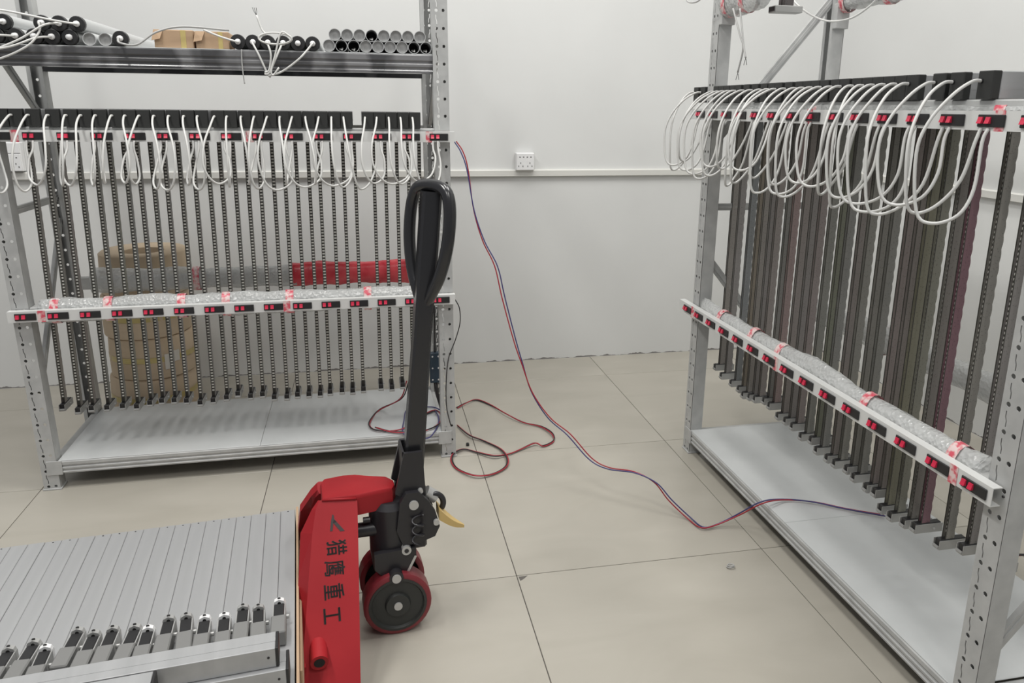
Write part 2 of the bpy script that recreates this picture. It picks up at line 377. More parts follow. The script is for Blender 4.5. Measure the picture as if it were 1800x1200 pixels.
def rack(o, rz, label, zb, zm, zu, zt, tshelf, diags, kl=0.0, kr=0.0):
    # kl, kr: how far the left and right frames have swayed out of plumb
    r = empty('storage_rack', o, rz, label, 'rack')
    for u, y, ro, k in ((U0, 0, 0, kl), (U1 - PW, 0, 0, kr), (U0 + PW, RD, PI, kl), (U1, RD, PI, kr)):
        q = obj('upright', POST, r, (u, y, 0.003), ro); q.rotation_euler = (0, -k if ro == 0 else k, ro)
        obj('foot_plate', FOOTPAD, r, (u, y, 0), ro)
    a, b = U0 + PW, U1 - PW
    # bottom shelf: beams and two panels
    MB().prism(beam_poly(0.0, 0.04, zb[0], zb[1]), a, b, 'x').build('beam', M['grey'], r)
    MB().prism(beam_poly(RD - 0.04, RD, zb[0], zb[1], False), a, b, 'x').build('beam', M['grey'], r)
    for u in (a - 0.03, b - 0.002): MB().prism([(u, zb[0]), (u + 0.032, zb[0]), (u + 0.032, zb[1] - 0.006), (u, zb[1] - 0.006)], PD, RD - PD, 'y').build('side_beam', M['grey'], r)
    for p0, p1 in ((a + 0.001, 0.7295), (0.7305, b - 0.001)):
        MB().bbox(p0, p1, 0.003, RD - 0.003, zb[1], zb[1] + 0.003, 0.001).build('shelf_panel', M['shelf'], r)
        MB().box(p0 + 0.02, p1 - 0.02, 0.15, 0.35, zb[1] - 0.02, zb[1]).build('panel_rib', M['grey'], r)
    for u in (a - 0.012, b + 0.012):
        for z in (zb[0] + 0.006,):
            MB().bbox(u - 0.026, u + 0.026, -0.0035, 0.0, zb[0] - 0.004, zb[1] + 0.004, 0.001).build('beam_connector', M['grey'], r)
    # middle and upper beams, front and rear
    out = {}
    for nm, z in (('mid', zm), ('up', zu)):
        for fr in (0, 1):
            y0, y1 = (0.004, 0.044) if fr == 0 else (RD - 0.044, RD - 0.004)
            out[nm, fr] = MB().prism(beam_poly(y0, y1, z[0], z[1], fr == 0), a - kl * z[0], b - kr * z[0], 'x').build('beam', M['grey'], r)
    for fr in (0, 1):
        y0, y1 = (0.0, 0.04) if fr == 0 else (RD - 0.04, RD)
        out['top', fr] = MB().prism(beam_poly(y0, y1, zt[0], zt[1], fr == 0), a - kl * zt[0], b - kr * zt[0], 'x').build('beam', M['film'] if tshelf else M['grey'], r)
    if tshelf:
        for p0, p1 in ((a + 0.001 - kl * zt[0], 0.7295), (0.7305, b - 0.001 - kr * zt[0])):
            MB().bbox(p0, p1, 0.004, RD - 0.004, zt[1], zt[1] + 0.003, 0.001).build('shelf_panel', M['shelf'], r)
    for z in ([] if tshelf else [zt]):
        for u, k, sg in ((a, kl, 1), (b, kr, -1)):
            for y0 in (0.0, RD - PD):
                c = u - k * z[0]
                MB().bbox(min(c, c + sg * 0.022), max(c, c + sg * 0.022), y0 - 0.001, y0 + PD + 0.001, z[0] - 0.075, z[0] + 0.012, 0.0015).build('beam_connector', M['grey'], r)
    for u, k in ((U0 + 0.0275, kl), (U1 - 0.0275, kr)):
        for z in (1.005, 1.9): brace(r, u, (PD - 0.01, z), (RD - PD + 0.01, z), 0.026, 0.012, k)
        for p, q in (diags if (tshelf or u < 0.5) else [((0.04, 0.20), (0.46, 0.72)), ((0.04, 1.26), (0.46, 1.77))]): brace(r, u, p, q, 0.03, 0.012, k)
    return r, out
RL, BL = rack(oL, rzL, 'grey slotted steel rack with reels of kraft paper behind it', (0.062, 0.108), (0.635, 0.682), (1.245, 1.2895), (1.48, 1.543), True,
              [((0.46, 0.92), (0.04, 0.36)), ((0.46, 1.30), (0.04, 1.64))], 0.030, 0.011)
RR, BR = rack(oR, rzR, 'grey slotted steel rack standing along the right wall', (0.052, 0.100), (0.575, 0.618), (1.345, 1.392), (1.735, 1.78), False,
              [((0.04, 0.80), (0.46, 0.30)), ((0.04, 1.26), (0.46, 1.77))])
# bubble wrap and red tape round the beams that the light strips could knock against
def dress(B, key, u0, u1, y, z, ry, rz_, seed, tapes, tr=1.12):
    wrap_sleeve(B[key], u0, u1, y, z, ry, rz_, seed, M['bubble'])
    for t in tapes: tape_band(B[key], t - 0.014, t + 0.014, y, z, ry * tr, rz_ * tr, M['redtape'])
dress(BL, ('mid', 0), 0.04, 1.41, 0.024, 0.664, 0.027, 0.040, 1, (0.09, 0.26, 0.50, 0.65, 0.87, 1.15))
dress(BL, ('mid', 1), 0.06, 0.86, RD - 0.024, 0.662, 0.03, 0.045, 2, (0.46,))
wrap_sleeve(BL['mid', 1], 0.84, 1.40, RD - 0.024, 0.665, 0.032, 0.05, 3, M['redfilm'], 'red_film', 0.008)
dress(BR, ('mid', 0), 0.04, 1.39, 0.024, 0.606, 0.027, 0.040, 4, (0.20, 0.43, 0.60, 1.02, 1.32))
dress(BR, ('mid', 1), 0.05, 1.39, RD - 0.024, 0.60, 0.03, 0.045, 5, (0.48,))
dress(BR, ('up', 0), 0.04, 1.40, 0.025, 1.366, 0.0245, 0.0255, 6, (0.66, 1.30), 1.06)
dress(BR, ('top', 0), 0.26, 1.38, 0.02, 1.762, 0.028, 0.034, 8, (0.6,))
dress(BR, ('top', 0), 0.045, 0.29, 0.02, 1.735, 0.034, 0.052, 18, (0.075, 0.20), 1.05)
dress(BR, ('top', 1), 0.05, 1.38, RD - 0.02, 1.757, 0.03, 0.04, 9, (0.07, 0.3))

# ------------------------------------------------------------------ switch rails
PLATE = MB().bbox(-0.033, 0.033, -0.004, 0, -0.0122, 0.0122, 0.0012).mesh('switch_plate', M['black'])
RW, RH = 0.0055, 0.0065
ROCK = MB().prism([(-0.0105, -RH), (-0.004, -RH), (-0.004, RH), (-0.0065, RH), (-0.008, 0.0)], -RW, RW, 'x').mesh('rocker', M['red_sw'])
def rail(o, rz, u0, u1, z0, z1, first, step, label, clear):
    r = empty('switch_rail', to_world(o, rz, (u0, -0.004, z0)), rz, label, 'switch rail', 'switch rails on the racks')
    L, h, d = u1 - u0, z1 - z0, 0.024
    MB().box(0, L, -d, -d + 0.002, 0, h).box(0, L, -d + 0.002, -0.0005, h - 0.002, h).box(0, L, -d + 0.002, -0.0005, 0, 0.002).build('channel', M['board'], r)
    for k in range(15):
        c = first + step * k - u0
        p = obj('switch_plate', PLATE, r, (c, -d - 0.0002, h * 0.5))
        for dx in (-0.0235, -0.0045): obj('rocker', ROCK, p, (dx, 0, 0.001))
    for c in clear:
        MB().box(c - u0 - 0.012, c - u0 + 0.012, -d - 0.0012, -d - 0.0004, -0.001, h + 0.001).build('red_tape', M['redtape'], r)
    return r
rail(oL, rzL, -0.045, 1.474, 0.640, 0.678, 0.011, 0.1006, 'white switch rail halfway up the left rack', (0.06, 0.862))
rail(oL, rzL, -0.045, 1.476, 1.243, 1.279, 0.011, 0.1006, 'white switch rail under the black end caps of the left rack', (0.055, 0.775, 1.385))
rail(oR, rzR, -0.085, 1.462, 0.580, 0.622, -0.004, 0.1016, 'white switch rail sloping towards the viewer halfway up the right rack', (0.04, 0.64, 1.36))
rail(oR, rzR, -0.10, 1.468, 1.330, 1.369, -0.004, 0.1016, 'white switch rail under the black end caps of the right rack', (0.69, 1.335))

# ------------------------------------------------------------------ hanging folded light curtains
HW, HH = 0.0192, 0.056
HOUSING = MB().bbox(-HW, HW, 0.012, 0.47, 0.0005, HH, 0.0015).box(-HW - 0.0006, -HW, 0.014, 0.47, 0.02, 0.023).box(HW, HW + 0.0006, 0.014, 0.47, 0.02, 0.023).mesh('housing', M['alu'])
CAPM = MB().bbox(-HW - 0.0008, HW + 0.0008, -0.008, 0.0125, 0.0005, HH + 0.001, 0.0018).mesh('end_cap', M['cap'])
SY0, SY1 = 0.125, 0.141
def strip_meshes(L):
    per = 0.032; n = int(L / per * 8)
    # black front spine: a shallow channel, its side walls stand proud of the beads
    a = MB().box(-0.0052, 0.0052, SY0 - 0.0004, SY0 + 0.004, -L, 0).box(-0.0061, -0.0051, SY0 - 0.0092, SY0 - 0.0070, -L, 0).box(0.0051, 0.0061, SY0 - 0.0092, SY0 - 0.0070, -L, 0).mesh('front_spine', M['spine'])
    back = []
    for k in range(n + 1):
        z = -L * k / n; back.append((SY1 + 0.0022 * abs(math.sin(PI * z / per)) - 0.001, z))
    rings = []
    for y, z in back: rings.append([(-0.0055, SY0 + 0.004, z), (0.0055, SY0 + 0.004, z), (0.0055, y, z), (-0.0055, y, z)])
    b = MB().loft(rings)
    for sx in (-1, 1): b.box(min(sx * 0.0051, sx * 0.0060), max(sx * 0.0051, sx * 0.0060), SY0 - 0.0070, SY0 + 0.004, -L, 0)
    b.box(-0.0061, 0.0061, SY0 + 0.0015, SY0 + 0.0022, -L, 0)
    b = b.mesh('folded_board', M['strip'])
    c = MB(); z = -0.004
    while z > -L + 0.02:
        c.add([(-0.0048, SY0 - 0.0003, z), (0.0048, SY0 - 0.0003, z), (0.0048, SY0 - 0.0003, z - 0.0060), (-0.0048, SY0 - 0.0003, z - 0.0060), (-0.0042, SY0 - 0.0012, z - 0.0005), (0.0042, SY0 - 0.0012, z - 0.0005), (0.0042, SY0 - 0.0012, z - 0.0055), (-0.0042, SY0 - 0.0012, z - 0.0055)],
              [(4, 5, 6, 7), (0, 1, 5, 4), (1, 2, 6, 5), (2, 3, 7, 6), (3, 0, 4, 7)])
        z -= 0.0115
    c = c.mesh('light_beads', M['bead'])
    return a, b, c
# foot: an aluminium channel with a black insert
FO = MB().box(-0.0105, -0.0088, 0.098, 0.178, -0.024, 0).box(0.0088, 0.0105, 0.098, 0.178, -0.024, 0).box(-0.0088, 0.0088, 0.098, 0.178, -0.024, -0.021)
FO.cyl((-0.0088, 0.0975, -0.0175), (0.0088, 0.0975, -0.0175), 0.0035, 8)
FOOT = FO.mesh('foot', M['foot'])
INS = MB().bbox(-0.0086, 0.0086, 0.101, 0.175, -0.0205, 0.002, 0.002).mesh('foot_insert', M['black'])
KNOB = MB().cyl((0.0105, 0.150, -0.012), (0.0145, 0.150, -0.012), 0.003, 8).mesh('screw', M['steel'])
TINTS = [(0.275, 0.265, 0.243), (0.266, 0.261, 0.238), (0.288, 0.270, 0.251), (0.253, 0.252, 0.233), (0.269, 0.266, 0.224), (0.275, 0.260, 0.252), (0.256, 0.256, 0.243), (0.284, 0.256, 0.243)]
SPECIAL_R = {2: (0.230, 0.243, 0.250), 3: (0.288, 0.256, 0.211), 8: (0.307, 0.237, 0.230), 24: (0.243, 0.134, 0.160), 11: (0.288, 0.250, 0.243), 13: (0.256, 0.266, 0.211), 21: (0.262, 0.253, 0.192), 19: (0.301, 0.262, 0.250)}
def curtain(o, rz, cu, su, zc, foot_z, SM, Ls, end_u, end_z, zlow, out, label, group, tint, rnd, gone=0.0):
    r = empty('light_curtain', to_world(o, rz, (cu, 0, zc)), rz, label, 'light curtain', group)
    obj('housing', HOUSING, r); obj('end_cap', CAPM, r)
    dx = su - cu; ft = foot_z - zc + 0.024
    # hanger that carries the folded strips from the housing
    MB().box(min(-0.006, dx - 0.006), max(0.006, dx + 0.006), SY0 + 0.004, SY1 - 0.004, -0.004, 0.0005).build('hanger', M['foot'], r)
    k = (ft + 0.004) / -Ls
    for nm, me in zip(('front_spine', 'folded_board', 'light_beads'), SM):
        q = obj(nm, me, r, (dx, 0, -0.004)); q.scale = (1, 1, -(ft + 0.004 - 0.001) / Ls)
        q.color = (*tint, 1)
        if nm == 'light_beads': q['kind'] = 'stuff'
    f = obj('foot', FOOT, r, (dx, 0, ft)); obj('foot_insert', INS, f); obj('screw', KNOB, f)
    # white cable: out of the cap, down in a loop, up to its switch
    sx = -0.010; ex = end_u - cu; zs = 0.037; ze = end_z - zc; zl = zlow - zc; D = ex - sx
    b = rnd.uniform(0.005, 0.038) * (1 if rnd.random() < 0.6 else -1); out = out * rnd.uniform(0.8, 1.06)
    P = [(sx, -0.006, zs), (sx, -0.030, zs - 0.002), (sx - b * 0.2 + D * 0.02, -0.075 * out, zs - 0.030), (sx - b * 0.7 + D * 0.06, -0.116 * out, zs - 0.085), (sx - b * 0.9 + D * 0.14, -0.136 * out, zs - 0.150),
         (sx - b * 0.6 + D * 0.30, -0.132 * out, zl + 0.022), (sx + D * 0.50, -0.112 * out, zl), (ex - D * 0.18 + b * 0.6, -0.083 * out, zl + 0.022), (ex + b * 0.4, -0.058 * out, zl + 0.075), (ex, -0.040, ze - 0.025), (ex, -0.031, ze + 0.004)]
    MB().tube(smooth_path(P, 5), 0.0036, 7).build('cable', M['cable'], r, True)
    MB().cyl((sx, -0.010, zs), (sx, -0.007, zs), 0.0055, 8).build('cable_grommet', M['black'], r)
    return r
tops = [0.034, 0.085, 0.131, 0.184, 0.238, 0.286, 0.333, 0.375, 0.419, 0.462, 0.510, 0.557, 0.606, 0.648, 0.694, 0.738, 0.781, 0.828, 0.868, 0.911, 0.954, 0.992, 1.038, 1.079, 1.121, 1.190, 1.233, 1.276, 1.319, 1.360]
capsL = [0.0] + [0.048, 0.098, 0.156, 0.209, 0.253, 0.297, 0.346, 0.386, 0.429, 0.475, 0.521, 0.568, 0.611, 0.664, 0.704, 0.75, 0.792, 0.834, 0.876, 0.916, 0.961, 1.005, 1.048, 1.089, 1.162, 1.201, 1.244, 1.285, 1.327]
capsL = [c + 0.010 for c in capsL]; capsL[0] = 0.016
for i in range(1, 30): capsL[i] = max(capsL[i], capsL[i - 1] + 0.0402)
footL = [.262, .245, .250, .248, .250, .245, .256, .261, .260, .255, .244, .250, .258, .270, .257, .261, .246, .245, .250, .249, .248, .253, .256, .252, .256, .261, .255, .262, .265, .262]
rnd = random.Random(3)
SML = strip_meshes(1.01)
for i in range(30):
    mod = 0.011 + 0.1006 * (i // 2) + (-0.022 if i % 2 == 0 else -0.004)
    curtain(oL, rzL, capsL[i], tops[i], 1.2895, footL[i], SML, 1.01, mod, 1.243, rnd.uniform(1.085, 1.115), 1.0,
            f'folded light curtain on the left rack, {ORD[i]} from its left end', 'light curtains on the left rack', rnd.choice(TINTS), rnd)
su = [-0.014, 0.041, 0.122, 0.180, 0.215, 0.260, 0.298, 0.360, 0.396, 0.454, 0.500, 0.542, 0.596, 0.649, 0.682, 0.737, 0.774, 0.830, 0.865, 0.920, 0.955, 0.987, 1.026, 1.075, 1.112, 1.193, 1.262, 1.335]
su = [s + 0.015 + 0.008 for s in su]
capR = [c + 0.025 for c in (-0.129, -0.072, 0.035, 0.072, 0.104, 0.158, 0.19, 0.255, 0.31, 0.366, 0.412, 0.45, 0.507, 0.563, 0.594, 0.641, 0.686, 0.735, 0.768, 0.826, 0.867, 0.887, 0.934, 0.984, 1.028, 1.11, 1.162, 1.238)]
for i in range(1, 28): capR[i] = max(capR[i], capR[i - 1] + 0.0402)
footR = [.345, .328, .328, .326, .316, .326, .333, .352, .348, .334, .336, .335, .324, .336, .317, .317, .318, .328, .320, .318, .322, .290, .290, .300, .309, .314, .344, .341]
SMR = strip_meshes(1.05)
for i in range(28):
    mod = -0.004 + 0.1016 * (i // 2) + (-0.022 if i % 2 == 0 else -0.004)
    curtain(oR, rzR, capR[i], su[i], 1.392, footR[i], SMR, 1.05, mod, 1.330, rnd.uniform(1.125, 1.185), 1.0,
            f'folded light curtain on the right rack, {ORD[i]} from the back wall', 'light curtains on the right rack', SPECIAL_R.get(i, rnd.choice(TINTS)), rnd)

# curtain whose end hangs down from the top of the right rack
r = empty('hanging_light_curtain', to_world(oR, rzR, (0.245, 0.13, 1.680)), rzR, 'short light curtain end hanging from the top of the right rack', 'light curtain')
for k in (-1, 1): MB().box(0.011 * k - 0.008, 0.011 * k + 0.008, -0.016, 0.016, 0.02, 0.24).build('folded_board', M['strip'], r).color = (0.09, 0.08, 0.08, 1)
MB().bbox(-0.022, 0.022, -0.05, 0.05, 0.0, 0.022, 0.002).build('foot', M['foot'], r)
MB().bbox(-0.018, 0.018, -0.0515, -0.048, 0.004, 0.019, 0.001).build('foot_insert', M['black'], r)
MB().bbox(-0.024, 0.024, -0.16, 0.24, 0.2395, 0.29, 0.002).build('housing', M['alu'], r)

# ------------------------------------------------------------------ things on the top shelf of the left rack
ZS = 1.5462
def black_end_tube(u, z, r_, label, cable=None, L=0.42, y=0.004):
    e = empty('lamp_tube', to_world(oL, rzL, (u, y, z)), rzL, label, 'tube', 'tubes on the top shelf')
    MB().cyl((0, 0.012, 0), (0, L, 0), r_ - 0.0008, 20).build('barrel', M['pipe'], e, False); autosmooth(e.children[0])
    rings = []
    for yy, rr in ((0.013, r_), (0.0, r_), (-0.002, r_ - 0.002), (-0.002, 0.011), (0.004, 0.011)): rings.append([(rr * math.cos(2 * PI * i / 20), yy, rr * math.sin(2 * PI * i / 20)) for i in range(20)])
    c = MB().loft(rings).build('end_cap', M['black'], e); autosmooth(c)
    MB().cyl((0, 0.003, 0), (0, -0.014, 0), 0.0105, 10, 0.008).build('cable_gland', M['socket'], c, True)
    if cable:
        P = [(0, -0.012, 0), (0, -0.025, -0.002)] + cable
        MB().tube(smooth_path(P, 6), 0.0034, 7).build('cable', M['grey_cable'] if len(cable) == 5 else M['cable'], e, True)
    return e
R1 = 0.0245
bt = [(0.030, 0, 'at the far left of the bottom row'), (0.086, 0, 'beside the left upright in the bottom row'), (0.140, 0, 'third in the bottom row'), (0.191, 0, 'fourth in the bottom row'), (0.242, 0, 'beside two silver discs'),
      (0.057, 1, 'stacked at the far left of the upper row'), (0.166, 1, 'third in the upper row'), (0.216, 1, 'fourth in the upper row, next to the last'), (0.268, 1, 'last in the upper row above the silver discs')]
cabs = {0: [(-0.05, -0.05, -0.03), (-0.12, -0.07, -0.06)], 1: [(-0.05, -0.05, -0.004), (-0.16, -0.06, -0.02)], 3: [(-0.03, -0.06, -0.01), (-0.10, -0.08, -0.04), (-0.22, -0.08, -0.06)],
        5: [(-0.04, -0.04, -0.008), (-0.12, -0.05, -0.03)], 6: [(0.008, -0.05, -0.03), (-0.03, -0.07, -0.08), (-0.14, -0.08, -0.125), (-0.30, -0.08, -0.12)],
        7: [(-0.03, -0.05, -0.012), (-0.10, -0.07, -0.06), (-0.20, -0.08, -0.10), (-0.32, -0.08, -0.11)], 8: [(-0.06, -0.04, 0.006), (-0.20, -0.05, 0.03), (-0.28, -0.05, 0.025), (-0.36, -0.04, -0.02)]}
zrow = math.sqrt(max((2 * R1) ** 2 - 0.027 ** 2, 0))
for k, (u, row, ds) in enumerate(bt):
    black_end_tube(u, ZS + R1 + row * (zrow + 0.0005), R1, f'metal tube with black end cap, {ds}', cabs.get(k))
black_end_tube(0.392, ZS + R1, R1, 'metal tube with black end cap lying alone left of the cartons', [(0.008, -0.04, -0.016), (0.06, -0.05, -0.021), (0.12, -0.04, 0.02), (0.20, -0.03, 0.04), (0.34, -0.02, 0.034)])
g2 = [0.754, 0.802, 0.850, 0.899, 0.9475, 0.996]
c2 = {0: [(-0.05, -0.03, 0.012), (-0.10, -0.03, 0.032)], 1: [(0.02, -0.045, -0.04), (0.045, -0.05, -0.10), (0.055, -0.05, -0.115)], 2: [(0.012, -0.05, -0.04), (0.005, -0.055, -0.09), (-0.01, -0.055, -0.10)],
      3: [(-0.02, -0.05, -0.05), (-0.045, -0.055, -0.10), (-0.06, -0.055, -0.105)], 5: [(-0.04, -0.05, -0.05), (-0.10, -0.055, -0.095), (-0.145, -0.055, -0.11)]}
for k, u in enumerate(g2): black_end_tube(u, ZS + R1, R1, f'metal tube with black end cap, {ORD[k]} of the row right of the cartons', c2.get(k))
# loose coil of white cable round those tubes
r = empty('cable_coil', to_world(oL, rzL, (0.87, -0.03, ZS + 0.04)), rzL, 'loose coil of white cable hanging over the tube ends', 'cable')
P = [(-0.045 + 0.0, -0.02, 0.065), (-0.03, -0.025, 0.02)]
for k in range(22):
    t = k * 0.55; P.append((0.052 * math.cos(t + 2.2) + 0.012, -0.03 - 0.0012 * k, 0.018 * math.sin(t + 2.2) - 0.008))
P += [(0.01, -0.055, -0.06), (-0.005, -0.06, -0.11), (0.0, -0.06, -0.125), (0.02, -0.06, -0.10)]
MB().tube(smooth_path(P, 4), 0.003, 7).build('cable', M['cable'], r, True)
for k in range(3): MB().tube([(-0.045, -0.02, 0.065), (-0.047 - 0.004 * (k - 1), -0.02, 0.075), (-0.05 - 0.006 * (k - 1), -0.022, 0.088)], 0.0008, 5).build('wire_end', M['w_black'], r)
q = [to_world(oL, rzL, p) for p in ((0.765, -0.004, 1.546), (0.764, -0.008, 1.50), (0.766, -0.008, 1.455), (0.768, -0.009, 1.435))]
e = empty('hanging_wire', q[-1], 0, 'short grey wire end hanging below the top shelf beam', 'wire')
MB().tube(smooth_path([p - q[-1] for p in q], 5), 0.0022, 6).build('wire', M['grey_cable'], e, True)
# silver discs (covered tube ends)
R2 = 0.0205
def silver_tube(u, z, label, dark, rr=R2, yy=0.004):
    e = empty('aluminium_tube', to_world(oL, rzL, (u, yy, z)), rzL, label, 'tube', 'silver tubes on the top shelf')
    n = 20; rings = []
    for y, q in ((0.40, rr), (0.0, rr), (0.0, rr - 0.0018), (0.012 if not dark else 0.08, rr - 0.0018)): rings.append([(q * math.cos(2 * PI * i / n), y, q * math.sin(2 * PI * i / n)) for i in range(n)])
    c = MB().loft(rings, False).build('barrel', M['pipe'], e); autosmooth(c)
    MB().cyl((0, 0.012 if not dark else 0.08, 0), (0, 0.014 if not dark else 0.082, 0), rr - 0.0015, n).build('inner_plug', M['dark'] if dark else M['pipe_in'], e)
    if dark:
        for k in range(2): MB().tube([(0.006 * k - 0.003, 0.07, -0.004), (0.004 - 0.010 * k, 0.03, -0.006 - 0.003 * k), (0.002, 0.006, -0.013)], 0.0022, 6).build('wire_end', M['cable'], e)
    return e
silver_tube(0.299, ZS + R2, 'silver tube end left of the black capped tube', False)
silver_tube(0.346, ZS + R2, 'silver tube end next to the lone black capped tube', False)
bot = [1.050 + 0.0414 * k for k in range(9)]
top_ = [1.0707 + 0.0414 * k for k in range(8)]
darkb = {1, 2, 7, 8}
for k, u in enumerate(bot): silver_tube(u, ZS + R2, f'open silver tube in the bottom row by the right upright, {ORD[k]} from the left', k in darkb)
for k, u in enumerate(top_): silver_tube(u, ZS + R2 + math.sqrt((2 * R2) ** 2 - 0.0208 ** 2) + 0.0006, f'open silver tube in the upper row by the right upright, {ORD[k]} from the left', k == 3)
# two small cartons
def carton(u0, u1, y0, y1, h, label, tilt=0.0):
    e = empty('carton', to_world(oL, rzL, ((u0 + u1) / 2, y0, ZS)), rzL + tilt, label, 'carton', 'cartons on the top shelf')
    w = (u1 - u0) / 2; d = y1 - y0
    MB().bbox(-w, w, 0, d, 0, h, 0.002).build('body', M['card'], e)
    MB().add([(-w, -0.0006, h), (-w + 0.03, -0.0006, h), (-w + 0.02, -0.012, h - 0.03), (-w - 0.006, -0.010, h - 0.035), (-w, 0.0006, h), (-w + 0.03, 0.0006, h), (-w + 0.02, -0.010, h - 0.03), (-w - 0.006, -0.008, h - 0.035)], [(0, 1, 2, 3), (4, 7, 6, 5), (0, 4, 5, 1), (1, 5, 6, 2), (2, 6, 7, 3), (3, 7, 4, 0)]).build('flap', M['card'], e)
    MB().box(w * 0.35, w * 0.62, -0.0006, 0.0, 0.0, h * 0.98).build('tape', M['ctape'], e)
carton(0.490, 0.612, 0.02, 0.16, 0.058, 'left of two small brown cartons on the top shelf')
carton(0.619, 0.724, 0.02, 0.16, 0.056, 'right of two small brown cartons on the top shelf', 0.02)

# ------------------------------------------------------------------ stack of kraft paper reels on the floor behind the left rack
def reel(z, h, label, hx, seed):
    rr = random.Random(seed)
    e = empty('paper_reel', (-1.39 + hx, -0.05, z), rr.uniform(0, 6), label, 'reel', 'stack of kraft paper reels')
    n = 28; R_ = 0.178; ri = 0.085; rings = []
    prof = [(ri, 0.004), (R_ - 0.008, 0.0), (R_, 0.006), (R_ + 0.003, h * 0.5), (R_, h - 0.007), (R_ - 0.009, h), (ri + 0.01, h - 0.004), (ri, h - 0.008)]
    for a, zz in prof: rings.append([((a * (1 + 0.008 * math.cos(4 * t + seed))) * math.cos(t), a * (1 + 0.008 * math.cos(4 * t + seed)) * math.sin(t), zz) for t in [2 * PI * i / n for i in range(n)]])
    rings.append(rings[0])
    autosmooth(MB().loft(rings, False).build('wrapped_coil', M['reel'], e), 50)
    t0 = rr.uniform(0, 6); rings = []
    for k in range(n + 1):
        t = t0 + 2 * PI * k / n
        rings.append([((R_ + 0.0045) * math.cos(t), (R_ + 0.0045) * math.sin(t), h * 0.5 - 0.012), ((R_ + 0.0045) * math.cos(t), (R_ + 0.0045) * math.sin(t), h * 0.5 + 0.012)])
    mb = MB(); vs = [v for q in rings for v in q]; mb.add(vs, [(2 * k, 2 * k + 1, 2 * k + 3, 2 * k + 2) for k in range(n)]); mb.build('tape', M['ctape'], e, True)
    return e
hs = [0.185, 0.185, 0.185, 0.185]; z = 0.0
for k, (h, nm) in enumerate(zip(hs, ('bottom reel of brown kraft paper in the stack on the floor', 'second reel of kraft paper up from the floor', 'third reel of kraft paper up from the floor', 'topmost kraft paper reel with its open core showing'))):
    e = reel(z, h, nm, (-0.004, 0.006, -0.006, 0.004)[k], k); z += h + 0.0004
    if k == 1:
        for ang, z0, z1 in ((-1.02, 0.045, 0.115), (-0.80, 0.075, 0.125)):
            t = ang - e.rotation_euler[2]; q = [((0.1845) * math.cos(t + d), (0.1845) * math.sin(t + d)) for d in (-0.07, 0.0, 0.07)]
            MB().add([(x, y, zz) for zz in (z0, z1) for x, y in q], [(0, 1, 4, 3), (1, 2, 5, 4)]).build('paper_label', M['paper'], e)

# ------------------------------------------------------------------ pallet truck (local +x towards the handle)
TH = math.radians(5.0)
T0 = Vector((-0.365, -1.71, 0))
tr = empty('pallet_truck', T0, TH, 'red hand pallet truck with black looped handle standing upright', 'pallet truck')
def wheel(y):
    e = MB()
    n = 32; rings = []
    for yy, rr in ((-0.026, 0.076), (-0.026, 0.084), (-0.022, 0.0895), (0.022, 0.0895), (0.026, 0.084), (0.026, 0.076)): rings.append([(rr * math.cos(2 * PI * i / n), yy, rr * math.sin(2 * PI * i / n)) for i in range(n)])
    w = e.loft(rings, False).build('steering_wheel', M['polyu'], tr, False, (0, y, 0.09)); autosmooth(w)
    s = -1 if y < 0 else 1
    h = MB(); rings = []
    for yy, rr in ((0.020, 0.0765), (0.0275, 0.0765), (0.0275, 0.070), (0.0215, 0.066), (0.0215, 0.034), (0.030, 0.031), (0.030, 0.012)): rings.append([(rr * math.cos(2 * PI * i / n), s * yy, rr * math.sin(2 * PI * i / n)) for i in range(n)])
    autosmooth(h.loft(rings).build('hub', M['hub'], w))
    MB().cyl((0, s * 0.028, 0), (0, s * 0.034, 0), 0.011, 14).build('axle_end', M['steel'], w)
wheel(-0.058); wheel(0.058)
MB().cyl((0, -0.03, 0.09), (0, 0.03, 0.09), 0.02, 16).cyl((0, 0, 0.09), (0, 0, 0.16), 0.03, 16).build('axle_block', M['blackmetal'], tr)
# pump column
pm = MB().cyl((-0.005, 0, 0.15), (-0.005, 0, 0.215), 0.048, 24, 0.056).cyl((-0.005, 0, 0.215), (-0.005, 0, 0.345), 0.056, 24).cyl((-0.005, 0, 0.345), (-0.005, 0, 0.362), 0.056, 24, 0.045)
autosmooth(pm.build('pump_body', M['blackmetal'], tr))
MB().cyl((-0.06, -0.03, 0.318), (-0.078, -0.03, 0.318), 0.008, 10).build('bleed_screw', M['blackmetal'], tr)
autosmooth(MB().cyl((-0.045, -0.02, 0.285), (-0.16, -0.02, 0.285), 0.019, 16).build('lift_link', M['blackmetal'], tr))
# front yoke plates between pump and wheels, seen beside the near wheel
MB().prism([(-0.055, 0.235), (0.052, 0.24), (0.05, 0.20), (0.018, 0.145), (-0.002, 0.140), (-0.02, 0.15), (-0.055, 0.19)], -0.066, -0.050, 'y').build('yoke', M['blackmetal'], tr)
MB().prism([(-0.055, 0.235), (0.052, 0.24), (0.05, 0.20), (0.018, 0.145), (-0.002, 0.140), (-0.02, 0.15), (-0.055, 0.19)], 0.050, 0.066, 'y').build('yoke', M['blackmetal'], tr)
MB().box(0.048, 0.055, -0.055, 0.055, 0.20, 0.25).build('yoke_web', M['blackmetal'], tr)
MB().prism([(0.055, 0.215), (0.022, 0.148), (0.016, 0.150), (0.049, 0.217)], -0.0672, -0.0662, 'y').build('yoke_edge', M['steel'], tr)
autosmooth(MB().cyl((-0.002, -0.086, 0.1705), (-0.002, -0.066, 0.1705), 0.0185, 16).build('yoke_pin_boss', M['blackmetal'], tr))
MB().cyl((-0.002, -0.090, 0.1705), (-0.002, -0.086, 0.1705), 0.012, 16).build('yoke_pin', M['steel'], tr)
